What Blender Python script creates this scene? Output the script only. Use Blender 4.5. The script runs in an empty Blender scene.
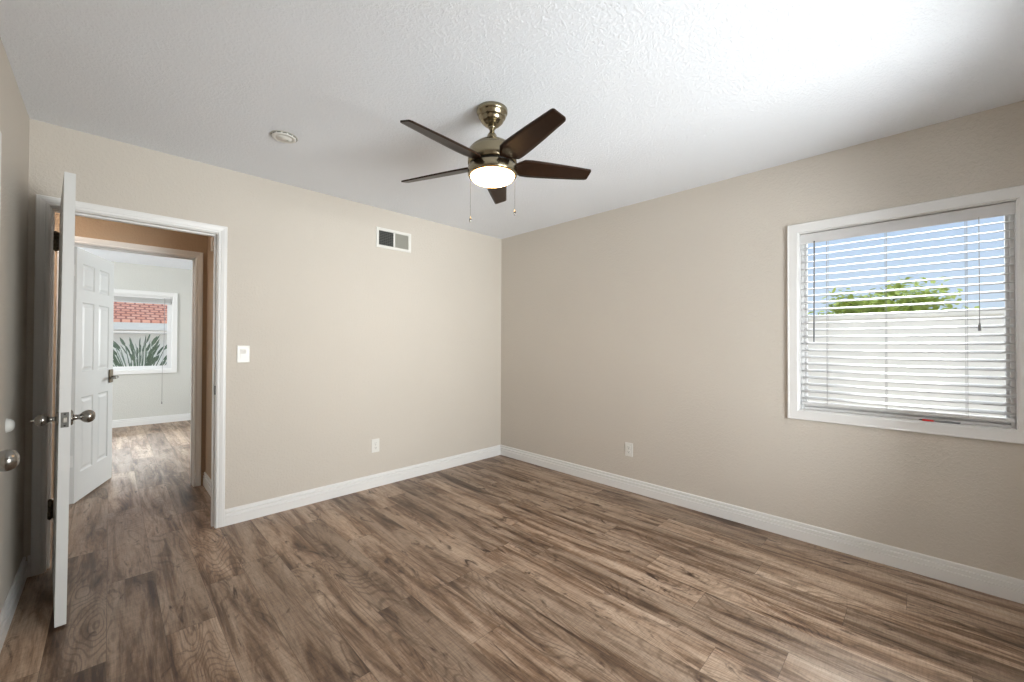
import bpy, bmesh, math, random
from math import sin, cos, pi, radians, sqrt
from mathutils import Vector, Matrix

random.seed(7)
SC = bpy.context.scene
COL = SC.collection

# ------------------------------------------------------------------ camera
F_PX, PITCH, ROLL, YAW, EYE = 404.6, 0.0091, 0.0036, 0.7820, 1.2408
fw = Vector((sin(YAW) * cos(PITCH), cos(YAW) * cos(PITCH), sin(PITCH)))
r0 = Vector((cos(YAW), -sin(YAW), 0))
u0 = r0.cross(fw)
rr = cos(ROLL) * r0 + sin(ROLL) * u0
uu = -sin(ROLL) * r0 + cos(ROLL) * u0
cd = bpy.data.cameras.new('camera')
cam = bpy.data.objects.new('camera', cd)
COL.objects.link(cam)
m = Matrix((rr, uu, -fw)).transposed().to_4x4()
m.translation = Vector((0, 0, EYE))
cam.matrix_world = m
cd.sensor_fit = 'HORIZONTAL'
cd.sensor_width = 36
cd.lens = F_PX * 36 / 1024
cd.clip_start = 0.02
SC.camera = cam

# ------------------------------------------------------------------ view + world + daylight
SC.view_settings.view_transform = 'Standard'
SC.view_settings.look = 'None'
SC.view_settings.gamma = 1
SC.view_settings.use_curve_mapping = False
SC.view_settings.exposure = 0.0
SC.cycles.max_bounces = 10
SC.cycles.diffuse_bounces = 6
SC.cycles.transparent_max_bounces = 12
SC.cycles.sample_clamp_indirect = 6

W = bpy.data.worlds.new('sky')
SC.world = W
W.use_nodes = True
nt = W.node_tree
nt.nodes.clear()
wo = nt.nodes.new('ShaderNodeOutputWorld')
bg = nt.nodes.new('ShaderNodeBackground')
tc = nt.nodes.new('ShaderNodeTexCoord')
sx = nt.nodes.new('ShaderNodeSeparateXYZ')
rp = nt.nodes.new('ShaderNodeValToRGB')
nt.links.new(tc.outputs['Generated'], sx.inputs[0])
nt.links.new(sx.outputs['Z'], rp.inputs[0])
rp.color_ramp.elements[0].position = 0.0
rp.color_ramp.elements[0].color = (0.72, 0.83, 0.95, 1)
rp.color_ramp.elements[1].position = 0.5
rp.color_ramp.elements[1].color = (0.45, 0.63, 0.98, 1)
e = rp.color_ramp.elements.new(0.22)
e.color = (0.58, 0.73, 0.98, 1)
nt.links.new(rp.outputs[0], bg.inputs[0])
bg.inputs[1].default_value = 1.0
nt.links.new(bg.outputs[0], wo.inputs[0])


def area(name, loc, target, sx_, sy_, power, color, spread=180):
    l = bpy.data.lights.new(name, 'AREA')
    l.shape = 'RECTANGLE'
    l.size, l.size_y = sx_, sy_
    l.energy = power
    l.color = color
    l.spread = radians(spread)
    o = bpy.data.objects.new(name, l)
    COL.objects.link(o)
    o.location = loc
    o.rotation_euler = (Vector(target) - Vector(loc)).to_track_quat('-Z', 'Y').to_euler()
    return o


# sun, and area lamps standing in for sky light at the windows
sl = bpy.data.lights.new('sun', 'SUN')
sl.energy, sl.angle, sl.color = 1.25, radians(4), (1.0, .95, .86)
so_ = bpy.data.objects.new('sun', sl)
COL.objects.link(so_)
so_.rotation_euler = Vector((.62, .22, -.75)).to_track_quat('-Z', 'Y').to_euler()
area('daylight_side_window', (5.7, 0.1, 3.3), (3.2, 0.1, 1.4), 2.6, 1.4, 130, (1.0, 0.99, 0.98), 100)
area('fill_lamp_rear', (1.6, -2.0, 1.05), (1.55, 2.0, 1.24), 2.2, 1.7, 212, (0.985, 0.993, 1.0), 150)  # main fill lamp for the room, outside the added rear window
area('daylight_far_window', (0.4, 10.2, 3.4), (0.0, 8.4, 1.4), 2.2, 1.4, 200, (0.97, 0.985, 1.0), 110)
area('fill_lamp_far_side', (3.4, 6.4, 1.7), (0.3, 5.6, 0.3), 1.5, 1.2, 150, (0.98, 0.99, 1.0))  # fill lamp brightening the far room through an added side window
area('fill_lamp_far_left', (-3.7, 6.3, 1.3), (0.4, 6.9, 1.6), 1.9, 1.2, 260, (0.98, 0.99, 1.0))  # second far room fill lamp, outside an added left window

# ------------------------------------------------------------------ dimensions
H = 2.44
XB, YA, XC = 3.148, 3.345, -0.316      # right wall, far wall, left wall of the room
YR = -0.62                              # rear wall behind the camera
TH = 0.12
YH0, YH1 = YA + TH, 4.445               # hallway
XH = 0.605                              # hallway end wall
YF0, YF1 = YH1 + TH, 8.345              # far room


# ------------------------------------------------------------------ helpers
def link(o, parent=None):
    COL.objects.link(o)
    if parent is not None:
        o.parent = parent
    return o


def tag(o, label=None, cat=None, group=None, kind=None):
    if label: o['label'] = label
    if cat: o['category'] = cat
    if group: o['group'] = group
    if kind: o['kind'] = kind
    return o


def empty(name, loc=(0, 0, 0), rz=0):
    o = bpy.data.objects.new(name, None)
    o.empty_display_size = 0.05
    COL.objects.link(o)
    o.location = loc
    o.rotation_euler = (0, 0, rz)
    return o


class MB:
    def __init__(s):
        s.v, s.f, s.sm = [], [], []

    def face(s, idx, smooth=False):
        s.f.append(tuple(idx)); s.sm.append(smooth)

    def box(s, x0, x1, y0, y1, z0, z1):
        b = len(s.v)
        s.v += [(x0, y0, z0), (x1, y0, z0), (x1, y1, z0), (x0, y1, z0), (x0, y0, z1), (x1, y0, z1), (x1, y1, z1), (x0, y1, z1)]
        for q in ((0, 3, 2, 1), (4, 5, 6, 7), (0, 1, 5, 4), (1, 2, 6, 5), (2, 3, 7, 6), (3, 0, 4, 7)):
            s.face([b + i for i in q])
        return s

    def lathe(s, prof, n=32, mat=None, smooth=True, cap=True):
        """prof: list of (radius, height) around +Z; mat maps the points."""
        b = len(s.v)
        M = mat or Matrix()
        for r_, z in prof:
            for k in range(n):
                a = 2 * pi * k / n
                s.v.append(tuple(M @ Vector((r_ * cos(a), r_ * sin(a), z))))
        for i in range(len(prof) - 1):
            for k in range(n):
                k2 = (k + 1) % n
                s.face((b + i * n + k, b + i * n + k2, b + (i + 1) * n + k2, b + (i + 1) * n + k), smooth)
        if cap:
            s.face([b + k for k in reversed(range(n))])
            s.face([b + (len(prof) - 1) * n + k for k in range(n)])
        return s

    def tube(s, pts, r_, n=8, r1=None):
        pts = [Vector(p) for p in pts]
        b = len(s.v)
        L = len(pts)
        ref = None
        for i, p in enumerate(pts):
            d = (pts[min(i + 1, L - 1)] - pts[max(i - 1, 0)]).normalized()
            if ref is None:
                ref = d.orthogonal().normalized()
            ref = (ref - d * ref.dot(d)).normalized()
            t = d.cross(ref)
            rad = r_ if r1 is None else r_ + (r1 - r_) * i / (L - 1)
            for k in range(n):
                a = 2 * pi * k / n
                s.v.append(tuple(p + rad * (cos(a) * ref + sin(a) * t)))
        for i in range(L - 1):
            for k in range(n):
                k2 = (k + 1) % n
                s.face((b + i * n + k, b + i * n + k2, b + (i + 1) * n + k2, b + (i + 1) * n + k), True)
        s.face([b + k for k in reversed(range(n))]); s.face([b + (L - 1) * n + k for k in range(n)])
        return s

    def sweep(s, corners, prof, fn, closed=False):
        """prof (d, h) carried along corners [(u, z, du, dz)], fn(u, z, h) -> xyz"""
        b = len(s.v)
        n = len(prof)
        for (u, z, du, dz) in corners:
            for d, h in prof:
                s.v.append(tuple(fn(u + d * du, z + d * dz, h)))
        m_ = len(corners)
        for i in range(m_ if closed else m_ - 1):
            j = (i + 1) % m_
            for k in range(n):
                k2 = (k + 1) % n
                s.face((b + i * n + k, b + i * n + k2, b + j * n + k2, b + j * n + k))
        if not closed:
            s.face([b + k for k in reversed(range(n))]); s.face([b + (m_ - 1) * n + k for k in range(n)])
        return s

    def build(s, name, mat, parent=None, bevel=0, fix=True):
        me = bpy.data.meshes.new(name)
        me.from_pydata([tuple(v) for v in s.v], [], s.f)
        for p, q in zip(me.polygons, s.sm):
            p.use_smooth = q
        if fix:
            bm = bmesh.new(); bm.from_mesh(me)
            bmesh.ops.recalc_face_normals(bm, faces=bm.faces)
            bm.to_mesh(me); bm.free()
        me.materials.append(mat)
        o = bpy.data.objects.new(name, me)
        link(o, parent)
        if bevel:
            b = o.modifiers.new('bevel', 'BEVEL')
            b.width = bevel; b.segments = 2; b.limit_method = 'ANGLE'; b.angle_limit = radians(40)
        return o


# ------------------------------------------------------------------ materials
def new_mat(name):
    m_ = bpy.data.materials.new(name)
    m_.use_nodes = True
    n = m_.node_tree
    return m_, n, n.nodes['Principled BSDF']


class NT:
    """small node helper"""
    def __init__(s, n):
        s.n = n

    def node(s, t, ins=None, **kw):
        x = s.n.nodes.new(t)
        for k, v in kw.items():
            setattr(x, k, v)
        for k, v in (ins or {}).items():
            if hasattr(v, 'is_output') or isinstance(v, bpy.types.NodeSocket):
                s.n.links.new(v, x.inputs[k])
            else:
                x.inputs[k].default_value = v
        return x

    def math(s, op, a, b=None, c=None):
        ins = {0: a}
        if b is not None: ins[1] = b
        if c is not None: ins[2] = c
        return s.node('ShaderNodeMath', ins, operation=op).outputs[0]

    def mix(s, f, a, b, mode='MIX'):
        x = s.node('ShaderNodeMix', data_type='RGBA', blend_type=mode)
        for idx, v in ((0, f), (6, a), (7, b)):
            if isinstance(v, bpy.types.NodeSocket): s.n.links.new(v, x.inputs[idx])
            elif idx == 0: x.inputs[0].default_value = v
            else: x.inputs[idx].default_value = (*v[:3], 1)
        return x.outputs[2]

    def ramp(s, f, stops):
        x = s.node('ShaderNodeValToRGB', {0: f})
        el = x.color_ramp.elements
        el[0].position, el[0].color = stops[0][0], (*stops[0][1], 1)
        el[1].position, el[1].color = stops[-1][0], (*stops[-1][1], 1)
        for p, c in stops[1:-1]:
            e_ = el.new(p); e_.color = (*c, 1)
        return x.outputs[0]

    def xyz(s, x, y, z):
        return s.node('ShaderNodeCombineXYZ', {0: x, 1: y, 2: z}).outputs[0]


def srgb(r_, g, b):
    f = lambda c: (c / 255 / 12.92) if c / 255 <= .04045 else ((c / 255 + .055) / 1.055) ** 2.4
    return (f(r_), f(g), f(b))


def plain(name, col, rough=.5, metal=0, bump=0, scale=200, vary=0.0, coat=0, spec=None):
    m_, n, b = new_mat(name)
    t = NT(n)
    b.inputs['Base Color'].default_value = (*col, 1)
    b.inputs['Roughness'].default_value = rough
    b.inputs['Metallic'].default_value = metal
    if spec is not None: b.inputs['Specular IOR Level'].default_value = spec
    if coat: b.inputs['Coat Weight'].default_value = coat
    tc_ = t.node('ShaderNodeTexCoord').outputs['Object']
    nz = t.node('ShaderNodeTexNoise', {'Vector': tc_, 'Scale': scale, 'Detail': 3})
    if vary:
        c = t.mix(nz.outputs[0], tuple(x * (1 - vary) for x in col), tuple(min(1, x * (1 + vary)) for x in col))
        n.links.new(c, b.inputs['Base Color'])
    if bump:
        bp = t.node('ShaderNodeBump', {'Height': nz.outputs[0], 'Strength': bump, 'Distance': .002})
        n.links.new(bp.outputs[0], b.inputs['Normal'])
    return m_


def textured_paint(name, col, strength, scale, rough=.75, dist=.004):
    """sprayed texture under paint"""
    m_, n, b = new_mat(name)
    t = NT(n)
    tc_ = t.node('ShaderNodeTexCoord').outputs['Object']
    n1 = t.node('ShaderNodeTexNoise', {'Vector': tc_, 'Scale': scale, 'Detail': 4, 'Roughness': .55, 'Distortion': .6}).outputs[0]
    n2 = t.node('ShaderNodeTexNoise', {'Vector': tc_, 'Scale': 2.0, 'Detail': 2}).outputs[0]
    blot = t.ramp(n1, [(.45, (0, 0, 0)), (.62, (1, 1, 1))])
    bp = t.node('ShaderNodeBump', {'Height': blot, 'Strength': strength, 'Distance': dist})
    n.links.new(bp.outputs[0], b.inputs['Normal'])
    c = t.mix(n2, tuple(x * .97 for x in col), tuple(x * 1.02 for x in col))
    n.links.new(c, b.inputs['Base Color'])
    b.inputs['Roughness'].default_value = rough
    return m_


def floor_material():
    m_, n, b = new_mat('vinyl_plank')
    t = NT(n)
    tc_ = t.node('ShaderNodeTexCoord').outputs['Object']
    sp = t.node('ShaderNodeSeparateXYZ', {0: tc_})
    X, Y = sp.outputs[0], sp.outputs[1]
    PW, PL = .178, 1.22
    xs = t.math('DIVIDE', X, PW)
    ix = t.math('FLOOR', xs)
    fx = t.math('SUBTRACT', xs, ix)
    off = t.node('ShaderNodeTexWhiteNoise', {'W': ix}, noise_dimensions='1D').outputs[0]
    ys = t.math('ADD', t.math('DIVIDE', Y, PL), off)
    iy = t.math('FLOOR', ys)
    fy = t.math('SUBTRACT', ys, iy)
    rnd = t.node('ShaderNodeTexWhiteNoise', {'Vector': t.xyz(ix, iy, 3.3)}, noise_dimensions='3D')
    rv, rc = rnd.outputs[0], rnd.outputs[1]
    seed = t.math('MULTIPLY', rv, 37.0)
    # broad tone bands along each plank
    v1 = t.xyz(t.math('MULTIPLY', X, 13.0), t.math('MULTIPLY', Y, 1.25), seed)
    n1 = t.node('ShaderNodeTexNoise', {'Vector': v1, 'Scale': 1.0, 'Detail': 7, 'Roughness': .68, 'Distortion': .5}).outputs[0]
    base = t.ramp(n1, [(.33, srgb(74, 53, 38)), (.43, srgb(122, 98, 78)), (.54, srgb(164, 143, 124)), (.75, srgb(190, 172, 154))])
    # plank to plank
    tint = t.ramp(rv, [(0, (.72, .70, .68)), (.5, (.97, .96, .95)), (1, (1.20, 1.18, 1.16))])
    base = t.mix(1.0, base, tint, 'MULTIPLY')
    # growth rings (contours of a stretched field)
    v2 = t.xyz(t.math('MULTIPLY', X, 5.5), t.math('MULTIPLY', Y, 1.1), t.math('ADD', seed, 5.0))
    n2 = t.node('ShaderNodeTexNoise', {'Vector': v2, 'Scale': 1.0, 'Detail': 1.5, 'Roughness': .4, 'Distortion': .4}).outputs[0]
    ring = t.math('MULTIPLY_ADD', t.math('SINE', t.math('MULTIPLY', n2, 185.0)), .5, .5)
    ringm = t.ramp(ring, [(.0, (.50, .46, .42)), (.38, (1.03, 1.03, 1.03))])
    amt = t.node('ShaderNodeTexNoise', {'Vector': v1, 'Scale': .55, 'Detail': 1}).outputs[0]
    ramt = t.node('ShaderNodeMapRange', {0: amt, 1: .46, 2: .62, 3: .12, 4: .70}).outputs[0]
    base = t.mix(ramt, base, t.mix(1.0, base, ringm, 'MULTIPLY'))
    # fine pores
    v3 = t.xyz(t.math('MULTIPLY', X, 170.0), t.math('MULTIPLY', Y, 9.0), seed)
    n3 = t.node('ShaderNodeTexNoise', {'Vector': v3, 'Scale': 1.0, 'Detail': 3, 'Roughness': .7}).outputs[0]
    pores = t.ramp(n3, [(.28, (.50, .47, .44)), (.47, (.95, .95, .95)), (.72, (1.22, 1.21, 1.20))])
    base = t.mix(.8, base, t.mix(1.0, base, pores, 'MULTIPLY'))
    # saw marks across
    v5 = t.xyz(t.math('MULTIPLY', X, 18.0), t.math('MULTIPLY', Y, 120.0), seed)
    n5 = t.node('ShaderNodeTexNoise', {'Vector': v5, 'Scale': 1.0, 'Detail': 2, 'Roughness': .7}).outputs[0]
    base = t.mix(.5, base, t.mix(1.0, base, t.ramp(n5, [(.3, (.66, .64, .62)), (.6, (1.03, 1.03, 1.03))]), 'MULTIPLY'))
    # knots / dark cracks
    v4 = t.xyz(t.math('MULTIPLY', X, 15.0), t.math('MULTIPLY', Y, 4.0), t.math('ADD', seed, 9.0))
    n4 = t.node('ShaderNodeTexNoise', {'Vector': v4, 'Scale': 1.0, 'Detail': 5, 'Roughness': .62, 'Distortion': 1.6}).outputs[0]
    kn = t.ramp(n4, [(.29, (1, 1, 1)), (.42, (0, 0, 0))])
    base = t.mix(kn, base, srgb(66, 46, 32))
    # seams
    ex = t.math('MINIMUM', fx, t.math('SUBTRACT', 1.0, fx))
    ey = t.math('MINIMUM', fy, t.math('SUBTRACT', 1.0, fy))
    gx = t.math('LESS_THAN', t.math('MULTIPLY', ex, PW), .0011)
    gy = t.math('LESS_THAN', t.math('MULTIPLY', ey, PL), .0011)
    g = t.math('MAXIMUM', gx, gy)
    base = t.mix(t.math('MULTIPLY', g, .55), base, srgb(60, 46, 36))
    n.links.new(base, b.inputs['Base Color'])
    hgt = t.math('SUBTRACT', t.math('MULTIPLY', n3, .4), t.math('MULTIPLY', g, 1.0))
    bp = t.node('ShaderNodeBump', {'Height': hgt, 'Strength': .25, 'Distance': .002})
    n.links.new(bp.outputs[0], b.inputs['Normal'])
    ro = t.node('ShaderNodeMapRange', {0: n3, 1: .3, 2: .7, 3: .36, 4: .50}).outputs[0]
    n.links.new(ro, b.inputs['Roughness'])
    b.inputs['Specular IOR Level'].default_value = .5
    return m_


M = {}
M['floor'] = floor_material()
M['wall'] = textured_paint('greige_paint', srgb(204, 197, 187), .28, 70)
M['hall'] = textured_paint('hall_paint', srgb(176, 154, 130), .3, 70)
M['farwall'] = textured_paint('pale_grey_paint', srgb(205, 205, 200), .3, 70)
M['ceiling'] = textured_paint('ceiling_texture', srgb(236, 240, 246), .36, 85, .85, .005)
M['trim'] = plain('white_trim', srgb(230, 230, 229), .35, bump=.05, scale=60)
M['door'] = plain('white_door', srgb(210, 211, 210), .4, bump=.06, scale=90)
M['vinyl'] = plain('white_vinyl', srgb(228, 228, 228), .4)
M['slat'] = plain('blind_slat', srgb(214, 214, 214), .45)
M['nickel'] = plain('satin_nickel', (.52, .50, .46), .28, 1.0, bump=.03, scale=300)
M['knob'] = plain('dark_satin_nickel', (.30, .29, .27), .22, 1.0)
M['latch'] = plain('dark_latch_metal', (.14, .135, .125), .35, .9)
M['brass'] = plain('brushed_antique_nickel', (.31, .265, .18), .24, 1.0, bump=.02, scale=300)
M['bronze'] = plain('aged_bronze', (.17, .14, .10), .42, .85, vary=.3, scale=120)
M['darkmetal'] = plain('dark_metal', (.03, .028, .025), .4, .8)
M['blade'] = plain('espresso_blade', (.020, .0085, .004), .36, spec=.25, vary=.3, scale=25)
M['plastic'] = plain('white_plastic', srgb(226, 225, 220), .35)
M['slot'] = plain('dark_slot', (.03, .03, .03), .6)
M['cord'] = plain('blind_cord', srgb(150, 148, 145), .7)
M['greycord'] = plain('clear_grey_wand', srgb(110, 113, 115), .25)
M['rubber'] = plain('pale_rubber', srgb(225, 225, 220), .55)
M['gdark'] = plain('vent_dark', (.035, .038, .036), .6)
M['ggrey'] = plain('vent_louver_grey', srgb(186, 185, 176), .5)
M['red'] = plain('red_plastic', srgb(200, 30, 25), .4)
M['grey'] = plain('grey_plastic', srgb(140, 142, 145), .4)
M['white_wall_out'] = plain('white_stucco', srgb(224, 220, 212), .8, bump=.3, scale=80)
M['pink_out'] = plain('pink_stucco', srgb(214, 178, 168), .8, bump=.3, scale=60)
M['bark'] = plain('bark', (.12, .08, .05), .9, vary=.4, scale=30, bump=.6)
M['leaf_light'] = plain('yellow_green_leaf', srgb(208, 218, 112), .5, vary=.35, scale=9)
M['leaf_grey'] = plain('grey_green_leaf', srgb(70, 84, 66), .5, vary=.3, scale=20)
M['ground'] = plain('pale_concrete', srgb(190, 186, 178), .9, vary=.1, scale=6, bump=.3)


def glass_mat():
    m_, n, b = new_mat('window_glass')
    n.nodes.remove(b)
    t = NT(n)
    tr = t.node('ShaderNodeBsdfTransparent', {0: (.97, .985, .98, 1)})
    gl = t.node('ShaderNodeBsdfGlossy', {'Color': (1, 1, 1, 1), 'Roughness': .02})
    fr = t.node('ShaderNodeFresnel', {0: 1.35})
    mx = t.node('ShaderNodeMixShader', {0: fr.outputs[0], 1: tr.outputs[0], 2: gl.outputs[0]})
    n.links.new(mx.outputs[0], n.nodes['Material Output'].inputs[0])
    return m_


M['glass'] = glass_mat()


def emit_mat(name, col, strength):
    m_, n, b = new_mat(name)
    b.inputs['Base Color'].default_value = (.9, .88, .82, 1)
    b.inputs['Roughness'].default_value = .3
    b.inputs['Emission Color'].default_value = (*col, 1)
    b.inputs['Emission Strength'].default_value = strength
    return m_


M['lampglass'] = emit_mat('frosted_lit_glass', (1, .55, .20), 38.0)
M['halllamp'] = emit_mat('hall_lit_glass', (1, .80, .63), 36.0)


def roof_mat():
    m_, n, b = new_mat('red_shingle')
    t = NT(n)
    tc_ = t.node('ShaderNodeTexCoord').outputs['Object']
    br = t.node('ShaderNodeTexBrick', {'Vector': tc_, 'Color1': (*srgb(232, 160, 130), 1), 'Color2': (*srgb(245, 186, 156), 1), 'Mortar': (*srgb(180, 112, 92), 1),
                                       'Scale': 1.0, 'Mortar Size': .018, 'Brick Width': .16, 'Row Height': .12})
    n.links.new(br.outputs[0], b.inputs['Base Color'])
    b.inputs['Roughness'].default_value = .9
    return m_


M['shingle'] = roof_mat()


# ------------------------------------------------------------------ structure
def wall(name, axis, a0, a1, u0_, u1_, z0, z1, holes, mat, mats=None):
    """solid wall; axis 'x': thickness a0..a1 along x, u runs along y (axis 'y' the other way round). holes: (u0,u1,z0,z1)"""
    us = sorted({u0_, u1_, *[h[0] for h in holes], *[h[1] for h in holes]})
    zs = sorted({z0, z1, *[h[2] for h in holes], *[h[3] for h in holes]})
    solid = {}
    for i in range(len(us) - 1):
        for j in range(len(zs) - 1):
            cu, cz = (us[i] + us[i + 1]) / 2, (zs[j] + zs[j + 1]) / 2
            solid[i, j] = not any(h[0] < cu < h[1] and h[2] < cz < h[3] for h in holes)
    b = MB()
    P = (lambda a, u, z: (a, u, z)) if axis == 'x' else (lambda a, u, z: (u, a, z))

    def q(pts):
        k = len(b.v); b.v += [P(*p) for p in pts]; b.face((k, k + 1, k + 2, k + 3))
    for (i, j), s_ in solid.items():
        if not s_: continue
        ua, ub, za, zb = us[i], us[i + 1], zs[j], zs[j + 1]
        for a in (a0, a1):
            q([(a, ua, za), (a, ub, za), (a, ub, zb), (a, ua, zb)])
        for di, dj, pts in ((-1, 0, [(a0, ua, za), (a1, ua, za), (a1, ua, zb), (a0, ua, zb)]), (1, 0, [(a0, ub, za), (a1, ub, za), (a1, ub, zb), (a0, ub, zb)]),
                            (0, -1, [(a0, ua, za), (a1, ua, za), (a1, ub, za), (a0, ub, za)]), (0, 1, [(a0, ua, zb), (a1, ua, zb), (a1, ub, zb), (a0, ub, zb)])):
            if not solid.get((i + di, j + dj), False):
                q(pts)
    me = b.build(name, mat, fix=False)
    bm = bmesh.new(); bm.from_mesh(me.data)
    bmesh.ops.remove_doubles(bm, verts=bm.verts, dist=1e-5)
    bmesh.ops.recalc_face_normals(bm, faces=bm.faces)
    bm.to_mesh(me.data); bm.free()
    return tag(me, kind='structure')


# door openings: clear sizes
D1L, D1R, DH = -0.236, 0.509, 1.985
D2L, D2R = -0.226, 0.520
D3A, D3B = 1.690, 2.400
J = .018                                # jamb board
# windows: clear recess
W1 = (-0.343, 0.549, 0.826, 1.967)      # y0,y1,z0,z1 on the right wall
W2 = (0.80, 2.50, 0.45, 2.10)            # x0,x1 of the added rear window
W3 = (-0.82, 0.700, 0.835, 1.985)       # far room
W4 = (5.6, 7.1, 0.85, 2.0)              # added far room side window
W5 = (5.3, 7.3, 0.85, 2.05)             # added far room left window

tag(MB().box(-3.2, XB + .15, YR - .15, YF1 + .15, -.12, 0).build('floor', M['floor']), kind='structure')
tag(MB().box(-3.2, XB + .15, YR - .15, YF1 + .15, H, H + .12).build('ceiling', M['ceiling']), kind='structure')
wall('wall_right', 'x', XB, XB + .15, YR - .15, YH0, 0, H, [(W1[0], W1[1], W1[2], W1[3])], M['wall'])
wall('wall_far', 'y', YA, YH0, -3.0, XB, 0, H, [(D1L - J, D1R + J, -.001, DH + J)], M['wall'])
wall('wall_left', 'x', XC - TH, XC, YR, YA, 0, H, [(D3A - J, D3B + J, -.001, DH + J)], M['wall'])
wall('wall_rear', 'y', YR - .15, YR, XC - TH, XB, 0, H, [(W2[0], W2[1], W2[2], W2[3])], M['wall'])
wall('wall_light_blocker', 'x', XB, XB + .15, -3.2, YR - .15, -.13, H, [], M['white_wall_out'])  # unseen wall added to keep the rear lamp off the garden wall
wall('wall_hall_end', 'x', XH, XH + TH, YH0, YH1, 0, H, [], M['hall'])
wall('wall_hall_left', 'x', -3.12, -3.0, YH0, YH1, 0, H, [], M['hall'])
wall('wall_hall_far', 'y', YH1, YF0 - .06, -3.0, XB, 0, H, [(D2L - J, D2R + J, -.001, DH + J)], M['hall'])
wall('wall_far_room_near', 'y', YF0 - .06, YF0, -3.0, XB, 0, H, [(D2L - J, D2R + J, -.001, DH + J)], M['farwall'])
wall('wall_far_room', 'y', YF1, YF1 + .15, -3.0, XB, 0, H, [(W3[0], W3[1], W3[2], W3[3])], M['farwall'])
wall('wall_far_room_left', 'x', -3.12, -3.0, YF0, YF1, 0, H, [W5], M['farwall'])
wall('wall_far_room_right', 'x', XB - .3, XB - .15, YF0, YF1, 0, H, [(W4[0], W4[1], W4[2], W4[3])], M['farwall'])
# closet behind the left-hand door
wall('wall_closet_back', 'x', XC - TH - .72, XC - TH - .62, 1.35, 2.75, 0, H, [], M['wall'])
wall('wall_closet_near', 'y', 1.25, 1.35, XC - TH - .72, XC - TH, 0, H, [], M['wall'])
wall('wall_closet_far', 'y', 2.75, 2.85, XC - TH - .72, XC - TH, 0, H, [], M['wall'])

# ---- baseboards
BP = [(0, 0), (.0155, 0), (.0155, .058), (.0085, .060), (.0085, .065), (.0145, .067), (.0135, .082), (.0035, .0850), (.0035, .0915), (.0105, .0935), (.0095, .105), (.006, .110), (0, .110)]


def baseboard(name, x0, y0, x1, y1, nx, ny):
    """run from (x0,y0) to (x1,y1) on the wall, standing out along (nx,ny)"""
    b = MB()
    n = len(BP)
    for (x, y) in ((x0, y0), (x1, y1)):
        for t_, z in BP:
            b.v.append((x + nx * t_, y + ny * t_, z))
    for k in range(n):
        k2 = (k + 1) % n
        b.face((k, k2, n + k2, n + k))
    b.face(range(n)); b.face(range(2 * n - 1, n - 1, -1))
    return tag(b.build(name, M['trim']), kind='structure')


CW = .054
baseboard('baseboard_right', XB, YR, XB, YA, -1, 0)
baseboard('baseboard_far', D1R + CW, YA, XB - .0155, YA, 0, -1)
baseboard('baseboard_left', XC, D3B + CW, XC, YA, 1, 0)
baseboard('baseboard_left_near', XC, YR, XC, D3A - CW, 1, 0)
baseboard('baseboard_far_corner', XC + .0155, YA, D1L - CW, YA, 0, -1)
baseboard('baseboard_rear', XC + .0155, YR, XB - .0155, YR, 0, 1)
baseboard('baseboard_hall_end', XH, YH0, XH, YH1, -1, 0)
baseboard('baseboard_hall_far', -3.0, YH1, D2L - CW, YH1, 0, -1)
baseboard('baseboard_far_room', -3.0, YF1, XB - .3, YF1, 0, -1)
baseboard('baseboard_far_room_right', XB - .3, YF0, XB - .3, YF1 - .0155, -1, 0)
baseboard('baseboard_far_room_left', -3.0, YF0, -3.0, YF1 - .0155, 1, 0)

# ---- casings
CP = [(0, 0), (0, .009), (.004, .012), (.012, .013), (.015, .010), (.018, .0125), (.034, .0165), (.040, .0165), (.046, .017), (.050, .014), (.050, 0)]


def door_casing(b, l, r_, top, fn):
    b.sweep([(l, 0, -1, 0), (l, top, -1, 1), (r_, top, 1, 1), (r_, 0, 1, 0)], CP, fn)


def jambs(b, axis, l, r_, top, a0, a1, stop):
    B = (lambda u0_, u1_, p0, p1, z0, z1: b.box(u0_, u1_, p0, p1, z0, z1)) if axis == 'y' else (lambda u0_, u1_, p0, p1, z0, z1: b.box(p0, p1, u0_, u1_, z0, z1))
    B(l - J, l, a0, a1, 0, top + J)
    B(r_, r_ + J, a0, a1, 0, top + J)
    B(l, r_, a0, a1, top, top + J)
    s0, s1 = stop
    B(l, l + .010, s0, s1, 0, top)
    B(r_ - .010, r_, s0, s1, 0, top)
    B(l + .010, r_ - .010, s0, s1, top - .010, top)


def frame_trim(name, axis, l, r_, top, a0, a1, stop):
    """trim of one doorway: jamb lining with stop, casing either side"""
    b = MB()
    jambs(b, axis, l, r_, top, a0, a1, stop)
    o = tag(b.build(name, M['trim']), kind='structure')
    for side, a in ((-1, a0), (1, a1)):
        c = MB()
        fn = (lambda u, z, h, a=a, side=side: (u, a + side * h, z)) if axis == 'y' else (lambda u, z, h, a=a, side=side: (a + side * h, u, z))
        door_casing(c, l - .004, r_ + .004, top + .004, fn)
        c.build('casing', M['trim'], o)
    return o


f1 = frame_trim('trim_1', 'y', D1L, D1R, DH, YA, YH0, (YA + .040, YA + .075))
MB().box(D1R - .0035, D1R + .001, YA + .010, YA + .034, .895, .955).build('strike_plate', M['darkmetal'], f1, bevel=.001)
f2 = frame_trim('trim_2', 'y', D2L, D2R, DH, YH1, YF0, (YF0 - .075, YF0 - .040))
f3 = frame_trim('trim_3', 'x', D3A, D3B, DH, XC - TH, XC, (XC - .075, XC - .040))


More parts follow.
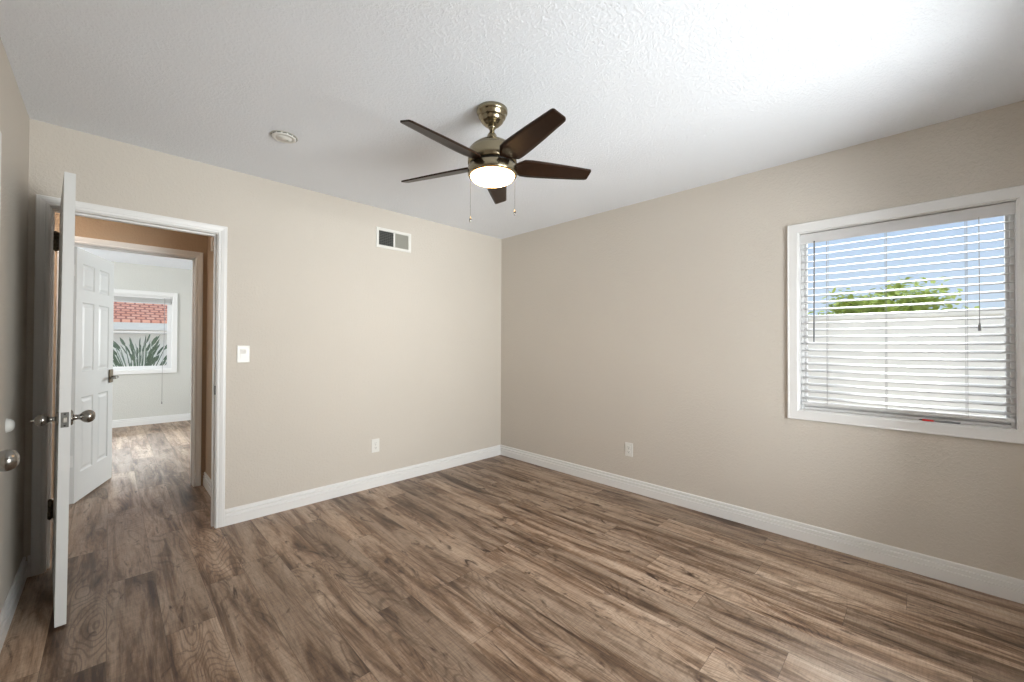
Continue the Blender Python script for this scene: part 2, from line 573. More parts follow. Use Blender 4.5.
# ---- doors
def slab(b, w, t_, z0, z1, both=True):
    """six-panel slab, x 0..w, y 0..t"""
    st, ms = .098, .088
    pw = (w - 2 * st - ms) / 2
    cols = [(st, st + pw), (st + pw + ms, w - st)]
    k = (z1 - z0) / 1.965
    rows = [(z0 + .215 * k, z0 + .80 * k), (z0 + 1.00 * k, z0 + 1.55 * k), (z0 + 1.65 * k, z0 + 1.855 * k)]
    xs = sorted({0, w, *[c for p in cols for c in p]})
    zs = sorted({z0, z1, *[c for p in rows for c in p]})
    for yf, s_ in ((0, 1), (t_, -1)):
        for i in range(len(xs) - 1):
            for j in range(len(zs) - 1):
                x0, x1, a0, a1 = xs[i], xs[i + 1], zs[j], zs[j + 1]
                if (x0, x1) in cols and (a0, a1) in rows:
                    rings = [(0, 0), (.004, .004), (.010, .007), (.022, .007), (.040, .0015)]
                    base = len(b.v)
                    for d, dep in rings:
                        y = yf + s_ * dep
                        b.v += [(x0 + d, y, a0 + d), (x1 - d, y, a0 + d), (x1 - d, y, a1 - d), (x0 + d, y, a1 - d)]
                    for q in range(len(rings) - 1):
                        for e_ in range(4):
                            e2 = (e_ + 1) % 4
                            b.face((base + 4 * q + e_, base + 4 * q + e2, base + 4 * q + 4 + e2, base + 4 * q + 4 + e_))
                    q = len(rings) - 1
                    b.face((base + 4 * q, base + 4 * q + 1, base + 4 * q + 2, base + 4 * q + 3))
                else:
                    base = len(b.v)
                    b.v += [(x0, yf, a0), (x1, yf, a0), (x1, yf, a1), (x0, yf, a1)]
                    b.face((base, base + 1, base + 2, base + 3))
    base = len(b.v)
    b.v += [(0, 0, z0), (w, 0, z0), (w, t_, z0), (0, t_, z0), (0, 0, z1), (w, 0, z1), (w, t_, z1), (0, t_, z1)]
    for q in ((0, 1, 2, 3), (4, 5, 6, 7), (1, 2, 6, 5), (3, 0, 4, 7)):
        b.face([base + i for i in q])


def mesh_slab(w, t_, z0, z1, mat, parent):
    b = MB(); slab(b, w, t_, z0, z1)
    o = b.build('slab', mat, parent, fix=False)
    bm = bmesh.new(); bm.from_mesh(o.data)
    bmesh.ops.remove_doubles(bm, verts=bm.verts, dist=1e-5)
    bmesh.ops.recalc_face_normals(bm, faces=bm.faces)
    bm.to_mesh(o.data); bm.free()
    return o


KP = [(.000, 0), (.033, 0), (.033, .004), (.028, .008), (.013, .010), (.011, .014), (.0105, .026), (.013, .030), (.0205, .036), (.0255, .044), (.0275, .052), (.0265, .060), (.022, .068), (.014, .073), (.006, .0745), (.0005, .075)]


def knob(parent, x, y, z, sgn, mat, tip=None, scale=1.0):
    """egg-shaped knob standing out along sgn*y"""
    R = Matrix.Translation((x, y, z)) @ Matrix.Rotation(-sgn * pi / 2, 4, 'X') @ Matrix.Scale(scale, 4)
    k = MB().lathe(KP[1:], 28, R).build('knob', mat, parent)
    if tip:
        MB().lathe([(.004, .072), (.004, .080), (.0015, .088), (.0005, .0885)], 12, R).build('turn_button', M['nickel'], k)
    return k


def hinge(parent, x, y, z, mat, hgt=.09, leaf=.03, r_=.0065, ydir=1):
    b = MB()
    n = 5
    for i in range(n):
        z0 = z - hgt / 2 + i * hgt / n
        b.lathe([(r_, z0 + .0006), (r_, z0 + hgt / n - .0006)], 14, Matrix.Translation((x, y, 0)), smooth=True)
    b.lathe([(r_ * .8, z + hgt / 2), (r_ * .8, z + hgt / 2 + .003), (r_ * .3, z + hgt / 2 + .006)], 12, Matrix.Translation((x, y, 0)))
    b.lathe([(r_ * .3, z - hgt / 2 - .006), (r_ * .8, z - hgt / 2 - .003), (r_ * .8, z - hgt / 2)], 12, Matrix.Translation((x, y, 0)))
    b.box(x - .0012, x + .0016, y, y + ydir * leaf, z - hgt / 2, z + hgt / 2)
    return b.build('hinge', mat, parent)


# door 1: open into the room, seen edge-on
PIV1 = (D1L + .022, YA - .008)
A1 = radians(-85.6)
d1 = tag(empty('door_1', (PIV1[0], PIV1[1], 0), A1), kind='structure')
d1.rotation_euler.x = -.0055
W_1 = .705
s1 = mesh_slab(W_1, .035, .012, 1.992, M['door'], d1)
knob(d1, W_1 - .060, 0, .905, -1, M['knob'], tip=True, scale=.93)
knob(d1, W_1 - .060, .035, .905, 1, M['knob'], scale=1.06)
lp = MB().box(W_1 - .0005, W_1 + .0018, .0055, .0295, .872, .938).build('latch_plate', M['latch'], d1, bevel=.001)
MB().box(W_1 + .001, W_1 + .009, .011, .024, .894, .916).build('latch_bolt', M['nickel'], lp, bevel=.003)
b_ = MB()
for zz in (.880, .930):
    b_.lathe([(.004, 0), (.0035, .0022), (.0005, .0025)], 10, Matrix.Translation((W_1 + .0012, .0175, zz)) @ Matrix.Rotation(pi / 2, 4, 'Y'))
b_.build('screw', M['darkmetal'], lp)
for zz in (.335, 1.80):
    hinge(d1, -.002, -.012, zz, M['bronze'], hgt=.100, leaf=.036, r_=.0095)

# door 2: open into the far room
A2 = radians(72.6)
d2 = tag(empty('door_2', (D2L + .006, YF0 + .012, 0), A2), kind='structure')
W_2 = .690
mesh_slab(W_2, .035, .012, 1.980, M['door'], d2).location = (0, -.035, 0)
esc = MB().box(W_2 - .094, W_2 - .032, -.050, -.035, .885, 1.005).build('escutcheon', M['bronze'], d2, bevel=.006)
lev = MB().tube([(W_2 - .062, -.045, .935), (W_2 - .062, -.080, .935), (W_2 - .068, -.088, .935), (W_2 - .105, -.092, .934), (W_2 - .165, -.090, .932)], .0115, 12).build('lever', M['knob'], d2)
esc2 = MB().box(W_2 - .094, W_2 - .032, 0, .015, .885, 1.005).build('escutcheon', M['bronze'], d2, bevel=.006)
MB().tube([(W_2 - .062, .010, .935), (W_2 - .062, .045, .935), (W_2 - .068, .053, .935), (W_2 - .105, .057, .934), (W_2 - .165, .055, .932)], .0115, 12).build('lever', M['knob'], d2)
MB().box(W_2 - .0005, W_2 + .0018, -.0295, -.0055, .90, .965).build('latch_plate', M['nickel'], d2, bevel=.001)
for zz in (.335, 1.80):
    hinge(d2, 0, .004, zz, M['trim'], ydir=-1)

# door 3: closet door in the left wall, ajar
A3 = radians(-90 + 5.0)
d3 = tag(empty('door_3', (XC + .004, D3B - .003, 0), A3), kind='structure')
W_3 = .700
mesh_slab(W_3, .035, .012, 1.980, M['door'], d3).location = (0, -.035, 0)
knob(d3, W_3 - .062, 0, .918, 1, M['knob'], scale=1.08)
MB().box(W_3 - .0005, W_3 + .0018, -.0295, -.0055, .885, .95).build('latch_plate', M['nickel'], d3, bevel=.001)
for zz in (.30, 1.775):
    hinge(d3, -.003, .011, zz, M['trim'], hgt=.095, leaf=.03, r_=.0085, ydir=-1)


# ---- windows
def window(name, axis, a_in, a_out, u0_, u1_, z0, z1, inward, rail=None, slide=None, casing=True, w_=.034, sw=.036, sill_in=0):
    """axis 'x' for a wall across x. a_in: room face, a_out: outer face. inward: direction from wall into room (+1/-1 along axis)."""
    root = tag(empty(name), kind='structure')
    P = (lambda b, a0, a1, ua, ub, za, zb: b.box(min(a0, a1), max(a0, a1), ua, ub, za, zb)) if axis == 'x' else (lambda b, a0, a1, ua, ub, za, zb: b.box(ua, ub, min(a0, a1), max(a0, a1), za, zb))
    fn = (lambda u, z, h: (a_in + inward * h, u, z)) if axis == 'x' else (lambda u, z, h: (u, a_in + inward * h, z))
    if casing:
        c = MB()
        WP = [(-.002, -.001), (-.002, .014), (.004, .017), (.046, .017), (.050, .019), (.055, .019), (.057, .016), (.057, 0)]
        c.sweep([(u0_, z0, -1, -1), (u0_, z1, -1, 1), (u1_, z1, 1, 1), (u1_, z0, 1, -1)], WP, fn, closed=True)
        c.build('casing', M['trim'], root)
    # reveal lining
    t_ = .006
    r_ = MB()
    P(r_, a_in, a_out, u0_, u0_ + t_, z0, z1); P(r_, a_in, a_out, u1_ - t_, u1_, z0, z1)
    P(r_, a_in, a_out, u0_ + t_, u1_ - t_, z1 - t_, z1); P(r_, a_in, a_out, u0_ + t_, u1_ - t_, z0, z0 + t_)
    r_.build('reveal', M['trim'], root)
    # vinyl frame near the outer face
    ui, uj, zi, zj = u0_ + t_, u1_ - t_, z0 + t_, z1 - t_
    r_out = a_out
    a_out = a_out + inward * sill_in
    o0 = a_out + inward * .005
    o1 = a_out + inward * .065
    fr = MB()
    P(fr, o0, o1, ui, ui + w_, zi, zj); P(fr, o0, o1, uj - w_, uj, zi, zj)
    P(fr, o0, o1, ui + w_, uj - w_, zj - w_, zj); P(fr, o0, o1, ui + w_, uj - w_, zi, zi + w_)
    fr.build('frame', M['vinyl'], root, bevel=.003)
    a, b_, c_, d_ = ui + w_, uj - w_, zi + w_, zj - w_

    def sash(p0, p1, ua, ub, za, zb):
        s_ = MB()
        P(s_, p0, p1, ua, ua + sw, za, zb); P(s_, p0, p1, ub - sw, ub, za, zb)
        P(s_, p0, p1, ua + sw, ub - sw, zb - sw, zb); P(s_, p0, p1, ua + sw, ub - sw, za, za + sw)
        so = s_.build('sash', M['vinyl'], root, bevel=.003)
        g = MB(); mid = (p0 + p1) / 2
        P(g, mid - .002, mid + .002, ua + sw - .004, ub - sw + .004, za + sw - .004, zb - sw + .004)
        g.build('pane', M['glass'], so)
    if rail:
        sash(a_out + inward * .040, a_out + inward * .062, a, b_, c_, rail + .02)
        sash(a_out + inward * .012, a_out + inward * .034, a, b_, rail - .02, d_)
    elif slide:
        sash(a_out + inward * .040, a_out + inward * .062, a, slide + .02, c_, d_)
        sash(a_out + inward * .012, a_out + inward * .034, slide - .02, b_, c_, d_)
    else:
        sash(a_out + inward * .02, a_out + inward * .045, a, b_, c_, d_)
    return root


window('window_1', 'x', XB, XB + .15, *W1, -1, w_=.016, sw=.013, sill_in=.035)
window('window_added_rear', 'y', YR, YR - .15, *W2, 1, slide=1.65)  # unseen window added behind the camera to let the rear fill lamp in
window('window_3', 'y', YF1, YF1 + .15, *W3, -1, rail=1.405, w_=.024, sw=.026)
window('window_added_far_left', 'x', -3.0, -3.12, *W5, 1, slide=6.3)  # unseen window added to light the far room from the left
window('window_added_far_side', 'x', XB - .3, XB - .15, *W4, -1, slide=6.35)  # unseen window added to light the far room from the right

# ------------------------------------------------------------------ ceiling fan
FC = Vector((1.376, 1.536, 0))
fan = tag(empty('ceiling_fan', (FC.x, FC.y, H)), 'five-bladed dark brown ceiling fan with a lit bowl light and brushed metal housing', 'ceiling fan')


def fz(prof):
    return [(r_, z - H) for r_, z in prof]


MB().lathe(fz([(.079, 2.4395), (.079, 2.424), (.075, 2.418), (.071, 2.416), (.070, 2.402), (.064, 2.395), (.060, 2.393), (.058, 2.382), (.051, 2.374), (.046, 2.372), (.041, 2.364), (.030, 2.357), (.018, 2.354)]), 40).build('canopy', M['brass'], fan)
MB().lathe(fz([(.020, 2.354), (.021, 2.349), (.018, 2.344), (.0125, 2.342), (.0125, 2.305)]), 20).build('downrod', M['brass'], fan)
TILT_ROT = Matrix.Rotation(-.0129, 4, 'Y') @ Matrix.Rotation(-.0149, 4, 'X')   # the motor hangs a little off level
PV = Matrix.Translation((0, 0, 2.30 - H))
LOW = PV @ TILT_ROT @ PV.inverted()
MB().lathe(fz([(.013, 2.320), (.019, 2.318), (.024, 2.309), (.026, 2.292), (.034, 2.283), (.055, 2.277), (.080, 2.265), (.104, 2.247), (.114, 2.236), (.1145, 2.233), (.1185, 2.231), (.1235, 2.214), (.125, 2.192), (.125, 2.163), (.120, 2.158), (.10, 2.158)]), 56, LOW).build('motor_housing', M['brass'], fan)
MB().lathe(fz([(.09, 2.1585), (.112, 2.1585), (.112, 2.1455), (.09, 2.1455)]), 48, LOW).build('blade_hub', M['darkmetal'], fan)
MB().lathe(fz([(.10, 2.146), (.120, 2.146), (.1255, 2.142), (.1255, 2.106), (.123, 2.101), (.114, 2.0995), (.105, 2.0995)]), 56, LOW).build('light_housing', M['brass'], fan)
MB().lathe(fz([(.1125, 2.101), (.111, 2.095), (.105, 2.086), (.093, 2.078), (.074, 2.071), (.050, 2.067), (.025, 2.065), (.001, 2.0645)]), 56, LOW).build('glass_bowl', M['lampglass'], fan)


def blade_mesh():
    # stations: radius, half-width (ccw side), half-width (cw side), pitch
    P_ = -radians(16.8)
    st = [(.085, .020, .020, 0), (.112, .024, .024, P_ * .35), (.135, .044, .040, P_ * .8), (.160, .058, .056, P_), (.20, .0605, .059, P_), (.28, .057, .0555, P_), (.36, .052, .051, P_),
          (.44, .045, .045, P_), (.50, .0405, .0405, P_), (.525, .038, .0385, P_), (.534, .034, .0355, P_), (.5375, .027, .030, P_)]
    t_ = .0035
    b = MB()
    nw = 6
    for sgn in (1, -1):
        for r_, wa, wb, p in st:
            for k in range(nw + 1):
                s_ = -wb + (wa + wb) * k / nw
                b.v.append((r_, s_ * cos(p), s_ * sin(p) + sgn * t_))
    n = len(st) * (nw + 1)
    for i in range(len(st) - 1):
        for k in range(nw):
            a = i * (nw + 1) + k
            b.face((a, a + 1, a + nw + 2, a + nw + 1), True)
            b.face((n + a, n + a + nw + 1, n + a + nw + 2, n + a + 1), True)
    for i in range(len(st) - 1):
        for k in (0, nw):
            a = i * (nw + 1) + k; c = a + nw + 1
            b.face((a, c, n + c, n + a))
    for i in (0, len(st) - 1):
        for k in range(nw):
            a = i * (nw + 1) + k
            b.face((a, a + 1, n + a + 1, n + a))
    return b


bl = None
for k in range(5):
    if bl is None:
        bl = blade_mesh().build('blade', M['blade'], fan)
        o = bl
    else:
        o = bl.copy(); link(o, fan)
    mm = LOW @ Matrix.Translation((0, 0, 2.158 - H)) @ Matrix.Rotation(radians(-29.8 + 72 * k), 4, 'Z')
    o.location = mm.to_translation()
    o.rotation_euler = mm.to_euler()


def chain(dx, dy, z0, z1):
    b = MB()
    n = int((z0 - z1) / .006)
    b.tube([(dx, dy, z0 - H), (dx, dy, z1 - H)], .0006, 6)
    for i in range(n):
        z = z0 - H - i * .006
        b.lathe([(.0003, z - .0015), (.0013, z), (.0003, z + .0015)], 6, Matrix.Translation((dx, dy, 0)))
    c = b.build('pull_chain', M['darkmetal'], fan)
    f_ = MB().lathe([(.001, z1 - H), (.003, z1 - .004 - H), (.0055, z1 - .012 - H), (.0062, z1 - .020 - H), (.004, z1 - .027 - H), (.001, z1 - .029 - H)], 14, Matrix.Translation((dx, dy, 0)))
    f_.build('chain_fob', M['knob'], c)


chain(-.0775, .0760, 2.118, 1.893)
chain(.0840, -.0830, 2.118, 1.930)

# ------------------------------------------------------------------ ceiling disc (smoke detector)
sd = tag(empty('smoke_detector', (.703, 2.583, H)), 'small round white smoke detector on the ceiling between doorway and fan', 'smoke detector')
MB().lathe([(.070, -.0005), (.070, -.003), (.067, -.005)], 40).build('base_ring', M['ggrey'], sd)
MB().lathe([(.064, -.004), (.063, -.010), (.057, -.013), (.046, -.0145), (.0445, -.010), (.0405, -.010), (.039, -.0148), (.001, -.0155)], 40).build('cover', M['plastic'], sd)
b_ = MB()
for k in range(14):
    a = 2 * pi * k / 14
    T = Matrix.Rotation(a, 4, 'Z')
    i0 = len(b_.v)
    b_.box(.0625, .0655, -.010, .010, -.0085, -.005)
    for i in range(i0, len(b_.v)):
        b_.v[i] = tuple(T @ Vector(b_.v[i]))
b_.build('vent_slots', M['slot'], sd)
MB().lathe([(.007, -.015), (.007, -.017), (.001, -.0175)], 16, Matrix.Translation((.022, .006, 0))).build('test_button', M['ggrey'], sd)

# ------------------------------------------------------------------ wall vent
vx0, vx1, vz0, vz1 = 1.640, 1.984, 2.092, 2.270
vt = tag(empty('wall_vent', ((vx0 + vx1) / 2, YA, (vz0 + vz1) / 2)), 'white rectangular air vent register high on the wall near the corner', 'vent')
hw, hh = (vx1 - vx0) / 2, (vz1 - vz0) / 2
b_ = MB()
VP = [(0, 0), (0, .006), (.004, .010), (.020, .011), (.026, .006), (.026, 0)]
b_.sweep([(-hw + .026, -hh + .026, -1, -1), (-hw + .026, hh - .026, -1, 1), (hw - .026, hh - .026, 1, 1), (hw - .026, -hh + .026, 1, -1)], VP, lambda u, z, h: (u, -h, z), closed=True)
b_.box(-.008, .008, -.009, -.001, -hh + .026, hh - .026)
b_.build('frame', M['plastic'], vt)
MB().box(-hw + .02, -.008, -.0018, -.0005, -hh + .02, hh - .02).build('duct_screen', M['gdark'], vt)
b_ = MB()
nlv = 9
for i in range(nlv):
    z = -hh + .032 + i * (2 * hh - .064) / (nlv - 1)
    k = len(b_.v)
    b_.v += [(-hw + .026, -.0025, z + .004), (-.008, -.0025, z + .004), (-.008, -.0085, z - .002), (-hw + .026, -.0085, z - .002)]
    b_.v += [(-hw + .026, -.0030, z + .0048), (-.008, -.0030, z + .0048), (-.008, -.0090, z - .0012), (-hw + .026, -.0090, z - .0012)]
    for q in ((0, 1, 2, 3), (4, 5, 6, 7), (2, 3, 7, 6), (0, 1, 5, 4)):
        b_.face([k + j_ for j_ in q])
for i in range(7):
    x = -hw + .036 + i * .0185
    b_.box(x - .0008, x + .0008, -.006, -.002, -hh + .026, hh - .026)
o = b_.build('louvers', plain('dark_louver', (.13, .13, .12), .5), vt); o['label'] = 'dark left louvers'
b_ = MB()
for i in range(14):
    x = .014 + i * (hw - .026 - .018) / 13
    k = len(b_.v)
    zb, zt = -hh + .026, hh - .026
    b_.v += [(x - .004, -.0085, zb), (x + .0055, -.0025, zb), (x + .0055, -.0025, zt), (x - .004, -.0085, zt)]
    b_.v += [(x - .0044, -.0080, zb), (x + .0051, -.0020, zb), (x + .0051, -.0020, zt), (x - .0044, -.0080, zt)]
    for q in ((0, 1, 2, 3), (4, 5, 6, 7), (0, 3, 7, 4), (1, 2, 6, 5)):
        b_.face([k + j_ for j_ in q])
b_.box(.008, hw - .02, -.0015, -.0005, -hh + .02, hh - .02)
o = b_.build('louvers', M['ggrey'], vt); o['label'] = 'grey right louvers'


# ------------------------------------------------------------------ switch + outlets
def wall_item(name, x, y, z, rz, label, cat):
    return tag(empty(name, (x, y, z), rz), label, cat)


sw = wall_item('light_switch', .664, YA, 1.168, 0, 'white rocker light switch beside the doorway casing', 'light switch')
b_ = MB(); b_.box(-.038, .038, -.006, 0, -.060, .060); b_.build('cover_plate', M['plastic'], sw, bevel=.003)
b_ = MB(); k = 0
b_.v += [(-.0165, -.006, -.033), (.0165, -.006, -.033), (.0165, -.006, .033), (-.0165, -.006, .033), (-.0165, -.008, -.033), (.0165, -.008, -.033), (.0165, -.0125, .033), (-.0165, -.0125, .033), (-.0165, -.0075, .002), (.0165, -.0075, .002)]
b_.face((4, 5, 9, 8)); b_.face((8, 9, 6, 7)); b_.face((0, 4, 8, 7, 3)); b_.face((1, 2, 6, 9, 5)); b_.face((3, 7, 6, 2)); b_.face((0, 1, 5, 4))
b_.build('rocker', M['plastic'], sw)


def outlet(name, x, y, z, rz, label):
    r_ = wall_item(name, x, y, z, rz, label, 'outlet')
    MB().box(-.036, .036, -.006, 0, -.058, .058).build('cover_plate', M['plastic'], r_, bevel=.003)
    for s_ in (1, -1):
        c = s_ * .0195
        b = MB()
        pts = []
        for i in range(24):
            a = 2 * pi * i / 24
            px, pz = .0172 * cos(a), .0172 * sin(a)
            pz = max(-.0135, min(.0135, pz))
            pts.append((px, pz + c))
        n = len(pts)
        b.v += [(px, -.0055, pz) for px, pz in pts] + [(px, -.0085, pz) for px, pz in pts]
        b.face(range(n)); b.face(range(n, 2 * n))
        for i in range(n):
            j = (i + 1) % n
            b.face((i, j, n + j, n + i))
        rc = b.build('receptacle', M['plastic'], r_)
        h = MB()
        h.box(-.0075, -.0055, -.0090, -.0080, c - .001, c + .008)
        h.box(.0055, .0075, -.0090, -.0080, c, c + .007)
        h.lathe([(.0028, .0080), (.0028, .0090)], 10, Matrix.Translation((0, 0, c - .0075)) @ Matrix.Rotation(pi / 2, 4, 'X'))
        h.build('slots', M['slot'], rc)
    MB().lathe([(.003, .0055), (.0028, .0068)], 10, Matrix.Rotation(pi / 2, 4, 'X')).build('screw', M['ggrey'], r_)
    return r_


outlet('wall_outlet', 1.648, YA, .358, 0, 'white power outlet low on the far wall below the vent')
outlet('wall_outlet', XB, 1.748, .351, -pi / 2, 'cream power outlet low on the right wall left of the window')

# knob bumper on the left wall
bm_ = tag(empty('wall_bumper', (XC, 2.79, .882), pi / 2), 'round white rubber knob bumper on the left wall behind the open door', 'door bumper')
MB().lathe([(.029, 0), (.029, .004), (.027, .012), (.021, .019), (.012, .023), (.001, .0245)], 28, Matrix.Rotation(pi / 2, 4, 'X')).build('dome', M['rubber'], bm_)
MB().lathe([(.031, 0), (.031, .003)], 28, Matrix.Rotation(pi / 2, 4, 'X')).build('base_ring', M['rubber'], bm_)

# small chime box on the hallway end wall
cb = tag(empty('door_chime', (XH, 4.10, 2.06)), 'small white plastic box high on the hallway end wall', 'chime box')
MB().box(-.022, 0, -.030, .030, -.055, .055).build('case', M['plastic'], cb, bevel=.003)

# hallway ceiling lamp (gives the hall its warm light)
hl = tag(empty('hall_lamp', (-0.60, 3.90, H)), 'warm flush dome lamp on the hallway ceiling', 'ceiling lamp')
MB().lathe([(.15, 0), (.15, -.02), (.145, -.025)], 36).build('base_ring', M['nickel'], hl)
MB().lathe([(.142, -.02), (.138, -.045), (.11, -.075), (.06, -.092), (.001, -.096)], 36).build('glass_bowl', M['halllamp'], hl)

# ------------------------------------------------------------------ blind on window_1
bx = XB + .030
blind = tag(empty('window_blind', (bx, (W1[0] + W1[1]) / 2, W1[3])), 'white horizontal slat blind lowered over the large right window', 'blind')
bw = (W1[1] - W1[0]) / 2
zt_ = W1[3]


def R(z):
    return z - zt_


b_ = MB()
b_.box(-.014, -.008, -bw + .001, bw - .001, R(zt_ - .072), R(zt_ - .010))
b_.box(-.014, .010, -bw + .001, -bw + .005, R(zt_ - .072), R(zt_ - .010))
b_.box(-.014, .010, bw - .005, bw - .001, R(zt_ - .072), R(zt_ - .010))
b_.build('valance', M['slat'], blind, bevel=.002)
MB().box(-.006, .046, -bw + .009, bw - .009, R(zt_ - .048), R(zt_ - .008)).build('headrail', M['slat'], blind)
# slats
NS, PITCHZ = 23, .0438
TILT = radians(16)
sc_x = .020
b_ = MB()
zs_ = [zt_ - .098 - i * PITCHZ for i in range(NS)]
for z in zs_:
    k0 = len(b_.v)
    nn = 6
    for sgn in (1, -1):
        for yy in (-bw + .009, bw - .009):
            for k in range(nn + 1):
                s_ = -.025 + .05 * k / nn
                crown = .0022 * (1 - (s_ / .025) ** 2)
                lx = s_ * cos(TILT) - crown * sin(TILT)
                lz = s_ * sin(TILT) + crown * cos(TILT) + sgn * .0011
                b_.v.append((sc_x + lx, yy, R(z) + lz))
    L = nn + 1
    for k in range(nn):
        b_.face((k0 + k, k0 + k + 1, k0 + L + k + 1, k0 + L + k), True)
        b_.face((k0 + 2 * L + k, k0 + 2 * L + k + 1, k0 + 3 * L + k + 1, k0 + 3 * L + k), True)
    for k in (0, nn):
        b_.face((k0 + k, k0 + L + k, k0 + 3 * L + k, k0 + 2 * L + k))
    for e_ in (0, L):
        for k in range(nn):
            b_.face((k0 + e_ + k, k0 + e_ + k + 1, k0 + 2 * L + e_ + k + 1, k0 + 2 * L + e_ + k))
b_.build('slats', M['slat'], blind)
zbot = zs_[-1] - .034
MB().box(sc_x - .026, sc_x + .026, -bw + .009, bw - .009, R(zbot) - .010, R(zbot) + .010).build('bottom_rail', M['slat'], blind, bevel=.004)
for yy in (bw - .145, .03, -bw + .165):
    b_ = MB()
    for xx in (sc_x - .0265, sc_x + .0265):
        b_.tube([(xx, yy, R(zt_ - .06)), (xx, yy, R(zbot))], .0006, 6)
    for z in zs_:
        b_.tube([(sc_x - .0245, yy, R(z) - .0135), (sc_x + .0245, yy, R(z) + .0075)], .0006, 5)
    b_.tube([(sc_x, yy + .006, R(zt_ - .06)), (sc_x, yy + .006, R(zbot))], .0009, 6)
    b_.build('ladder_cord', M['cord'], blind)
yw = bw - .082
MB().tube([(-.016, yw, R(zt_ - .062)), (-.017, yw, R(zt_ - .075)), (-.019, yw + .003, R(1.265))], .0036, 8).build('tilt_wand', M['greycord'], blind)
yc = -bw + .125
lc = MB().tube([(-.016, yc, R(zt_ - .062)), (-.018, yc, R(1.36))], .0012, 6).build('lift_cord', M['cord'], blind)
MB().lathe([(.002, R(1.362)), (.0045, R(1.352)), (.006, R(1.325)), (.005, R(1.320))], 12, Matrix.Translation((-.018, yc, 0))).build('tassel', M['grey'], lc)

# pen on the sill
zsill = W1[2] + .006
pen = tag(empty('marker_pen', (XB + .012, -.065, zsill + .0052)), 'short red and grey pen lying on the sill of the right window', 'pen')
RX = Matrix.Rotation(-pi / 2, 4, 'X')
MB().lathe([(.0052, -.085), (.0052, .012)], 14, RX).build('barrel', M['grey'], pen)
MB().lathe([(.0051, .012), (.0056, .013), (.0056, .052), (.0045, .056)], 14, RX).build('cap', M['red'], pen)
MB().lathe([(.004, .056), (.003, .062), (.0012, .069)], 12, RX).build('tip', M['slot'], pen)

# ------------------------------------------------------------------ raised blind in the far room
rb = tag(empty('raised_blind', ((W3[0] + W3[1]) / 2, YF1 + .035, W3[3] - .006)), 'white slat blind drawn up at the top of the far room window', 'blind')
hw3 = (W3[1] - W3[0]) / 2 - .012
MB().box(-hw3, hw3, -.028, .028, -.045, 0).build('headrail', M['slat'], rb, bevel=.002)
b_ = MB()
for i in range(14):
    z = -.050 - i * .0038
    b_.box(-hw3 + .004, hw3 - .004, -.025, .025, z - .0026, z)
b_.build('slats', plain('grey_white_slat', srgb(205, 205, 203), .5), rb)
MB().box(-hw3 + .004, hw3 - .004, -.025, .025, -.122, -.106).build('bottom_rail', M['slat'], rb, bevel=.003)
cx = .60 - (W3[0] + W3[1]) / 2
lc = MB().tube([(cx, -.032, -.03), (cx, -.048, -.6), (cx - .02, -.064, -1.15), (cx - .02, -.064, -1.64)], .0022, 6).build('lift_cord', M['cord'], rb)
MB().lathe([(.003, -1.635), (.007, -1.65), (.009, -1.675), (.006, -1.68)], 12, Matrix.Translation((cx - .02, -.064, 0))).build('tassel', M['cord'], lc)

# ------------------------------------------------------------------ outdoors
tag(MB().box(-14, 20, -12, 26, -.30, -.13).build('ground', M['ground']), kind='structure')
# white garden wall beyond the right window
gw = tag(empty('garden_wall', (6.0, 0, -.13)), 'tall white garden wall outside the right window', 'garden wall')
MB().box(0, .16, -9, 6.5, 0, 1.68).build('wall_body', M['white_wall_out'], gw)
MB().box(-.02, .18, -9, 6.5, 1.68, 1.72).build('coping', M['white_wall_out'], gw)


def leaf_quad(b, c, d, up, L, Wd):
    """a pointed folded leaf from c along d"""
    d = d.normalized(); s_ = d.cross(up).normalized()
    nrm = s_.cross(d)
    k = len(b.v)
    pts = [(0, 0, 0), (.3, .5, .0), (.7, .42, -.02), (1, 0, -.06), (.7, -.42, -.02), (.3, -.5, .0), (.5, 0, -.04)]
    for t_, w_, h_ in pts:
        b.v.append(tuple(c + d * (t_ * L) + s_ * (w_ * Wd) + nrm * (h_ * L)))
    for q in ((0, 1, 6), (1, 2, 6), (2, 3, 6), (3, 4, 6), (4, 5, 6), (5, 0, 6)):
        b.face([k + i for i in q], True)


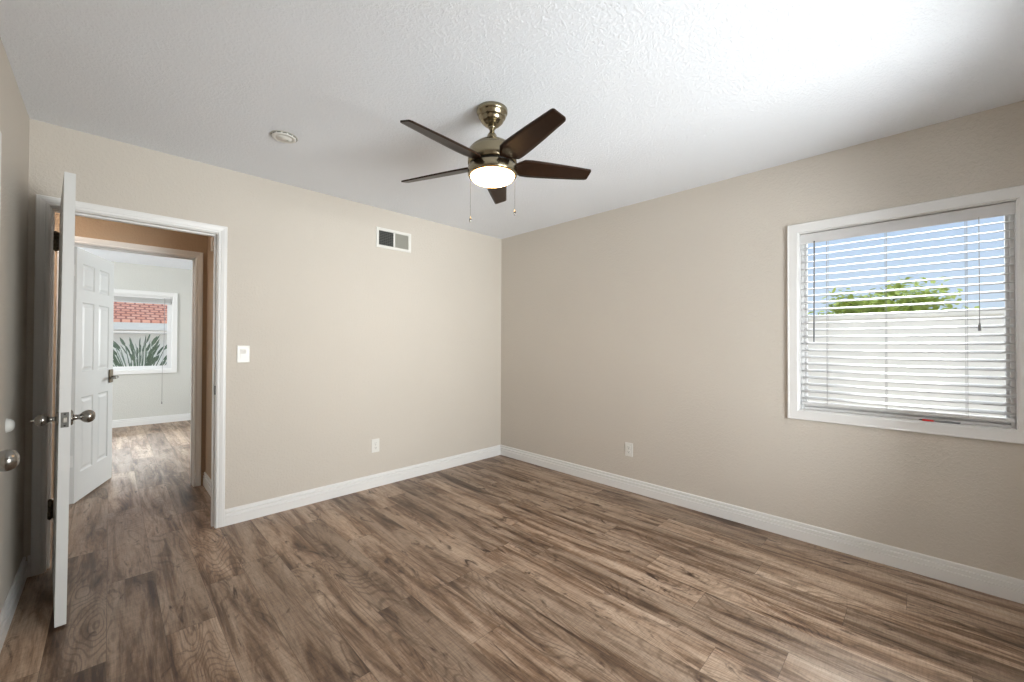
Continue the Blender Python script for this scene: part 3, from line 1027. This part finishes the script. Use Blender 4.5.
tr = tag(empty('garden_tree', (9.0, .40, -.13)), 'leafy yellow-green tree behind the garden wall, seen through the blind', 'tree')
rng = random.Random(3)
b_ = MB()
b_.tube([(0, 0, 0), (.03, .02, .7), (-.02, .0, 1.5), (0, .05, 2.1)], .07, 10, .04)
tips = []
for i in range(14):
    a = 2 * pi * i / 14 + rng.random() * .4
    L_ = rng.uniform(.3, .80)
    z_ = rng.uniform(-.05, .86 - L_ * .55)
    p0 = Vector((0, 0, 1.66)); p1 = p0 + Vector((cos(a) * L_ * .5, sin(a) * L_ * .5, z_ * .6)); p2 = p0 + Vector((cos(a) * L_, sin(a) * L_, z_))
    b_.tube([p0, p1, p2], .025, 6, .006)
    tips += [p1, p2, (p1 + p2) / 2]
b_.build('trunk', M['bark'], tr)
b_ = MB()
for i in range(4600):
    c = rng.choice(tips) + Vector((rng.gauss(0, .11), rng.gauss(0, .11), rng.gauss(0, .09)))
    d = Vector((rng.gauss(0, 1), rng.gauss(0, 1), rng.gauss(0, .6)))
    leaf_quad(b_, c, d, Vector((rng.gauss(0, .4), rng.gauss(0, .4), 1)), rng.uniform(.07, .12), rng.uniform(.04, .06))
b_.build('foliage', M['leaf_light'], tr, fix=False)

# neighbouring house beyond the far room window
nh = tag(empty('neighbour_house', (0, 12.3, -.13)), 'white house with a red shingle roof outside the far room window', 'house')
MB().box(-6, 6, 0, 4, 0, 1.86).build('wall', M['white_wall_out'], nh)
MB().box(-6.3, 6.3, -.34, -.30, 1.66, 1.82).build('fascia', M['white_wall_out'], nh)
b_ = MB()
b_.v += [(-6.3, -.32, 1.82), (6.3, -.32, 1.82), (6.3, 2.2, 3.1), (-6.3, 2.2, 3.1), (-6.3, -.32, 1.86), (6.3, -.32, 1.86), (6.3, 2.2, 3.14), (-6.3, 2.2, 3.14)]
for q in ((0, 1, 2, 3), (4, 5, 6, 7), (0, 1, 5, 4), (1, 2, 6, 5), (2, 3, 7, 6), (3, 0, 4, 7)):
    b_.face(q)
b_.build('roof', M['shingle'], nh)

pl = tag(empty('garden_plant', (.36, 9.35, -.13)), 'spiky grey-green plant with paddle leaves outside the far room window', 'plant')
rng = random.Random(11)
bs, bf = MB(), MB()
for i in range(80):
    a = rng.uniform(0, 2 * pi)
    sp_ = rng.uniform(.05, .50)
    hgt = rng.uniform(1.02, 1.42) - sp_ * .35
    tip = Vector((cos(a) * sp_, sin(a) * sp_ * .6, hgt))
    root = Vector((cos(a) * .10, sin(a) * .08, 0))
    mid = root.lerp(tip, .55) + Vector((0, 0, .10)) - Vector((cos(a), sin(a), 0)) * sp_ * .2
    bs.tube([root, mid, tip], .009, 6, .005)
    d = (tip - mid).normalized() + Vector((cos(a) * .35, sin(a) * .3, -.05))
    leaf_quad(bf, tip, d, Vector((-d.y + .2, d.x, .3)), rng.uniform(.14, .24), rng.uniform(.028, .05))
bs.build('stems', M['leaf_grey'], pl)
bf.build('leaves', M['leaf_grey'], pl, fix=False)
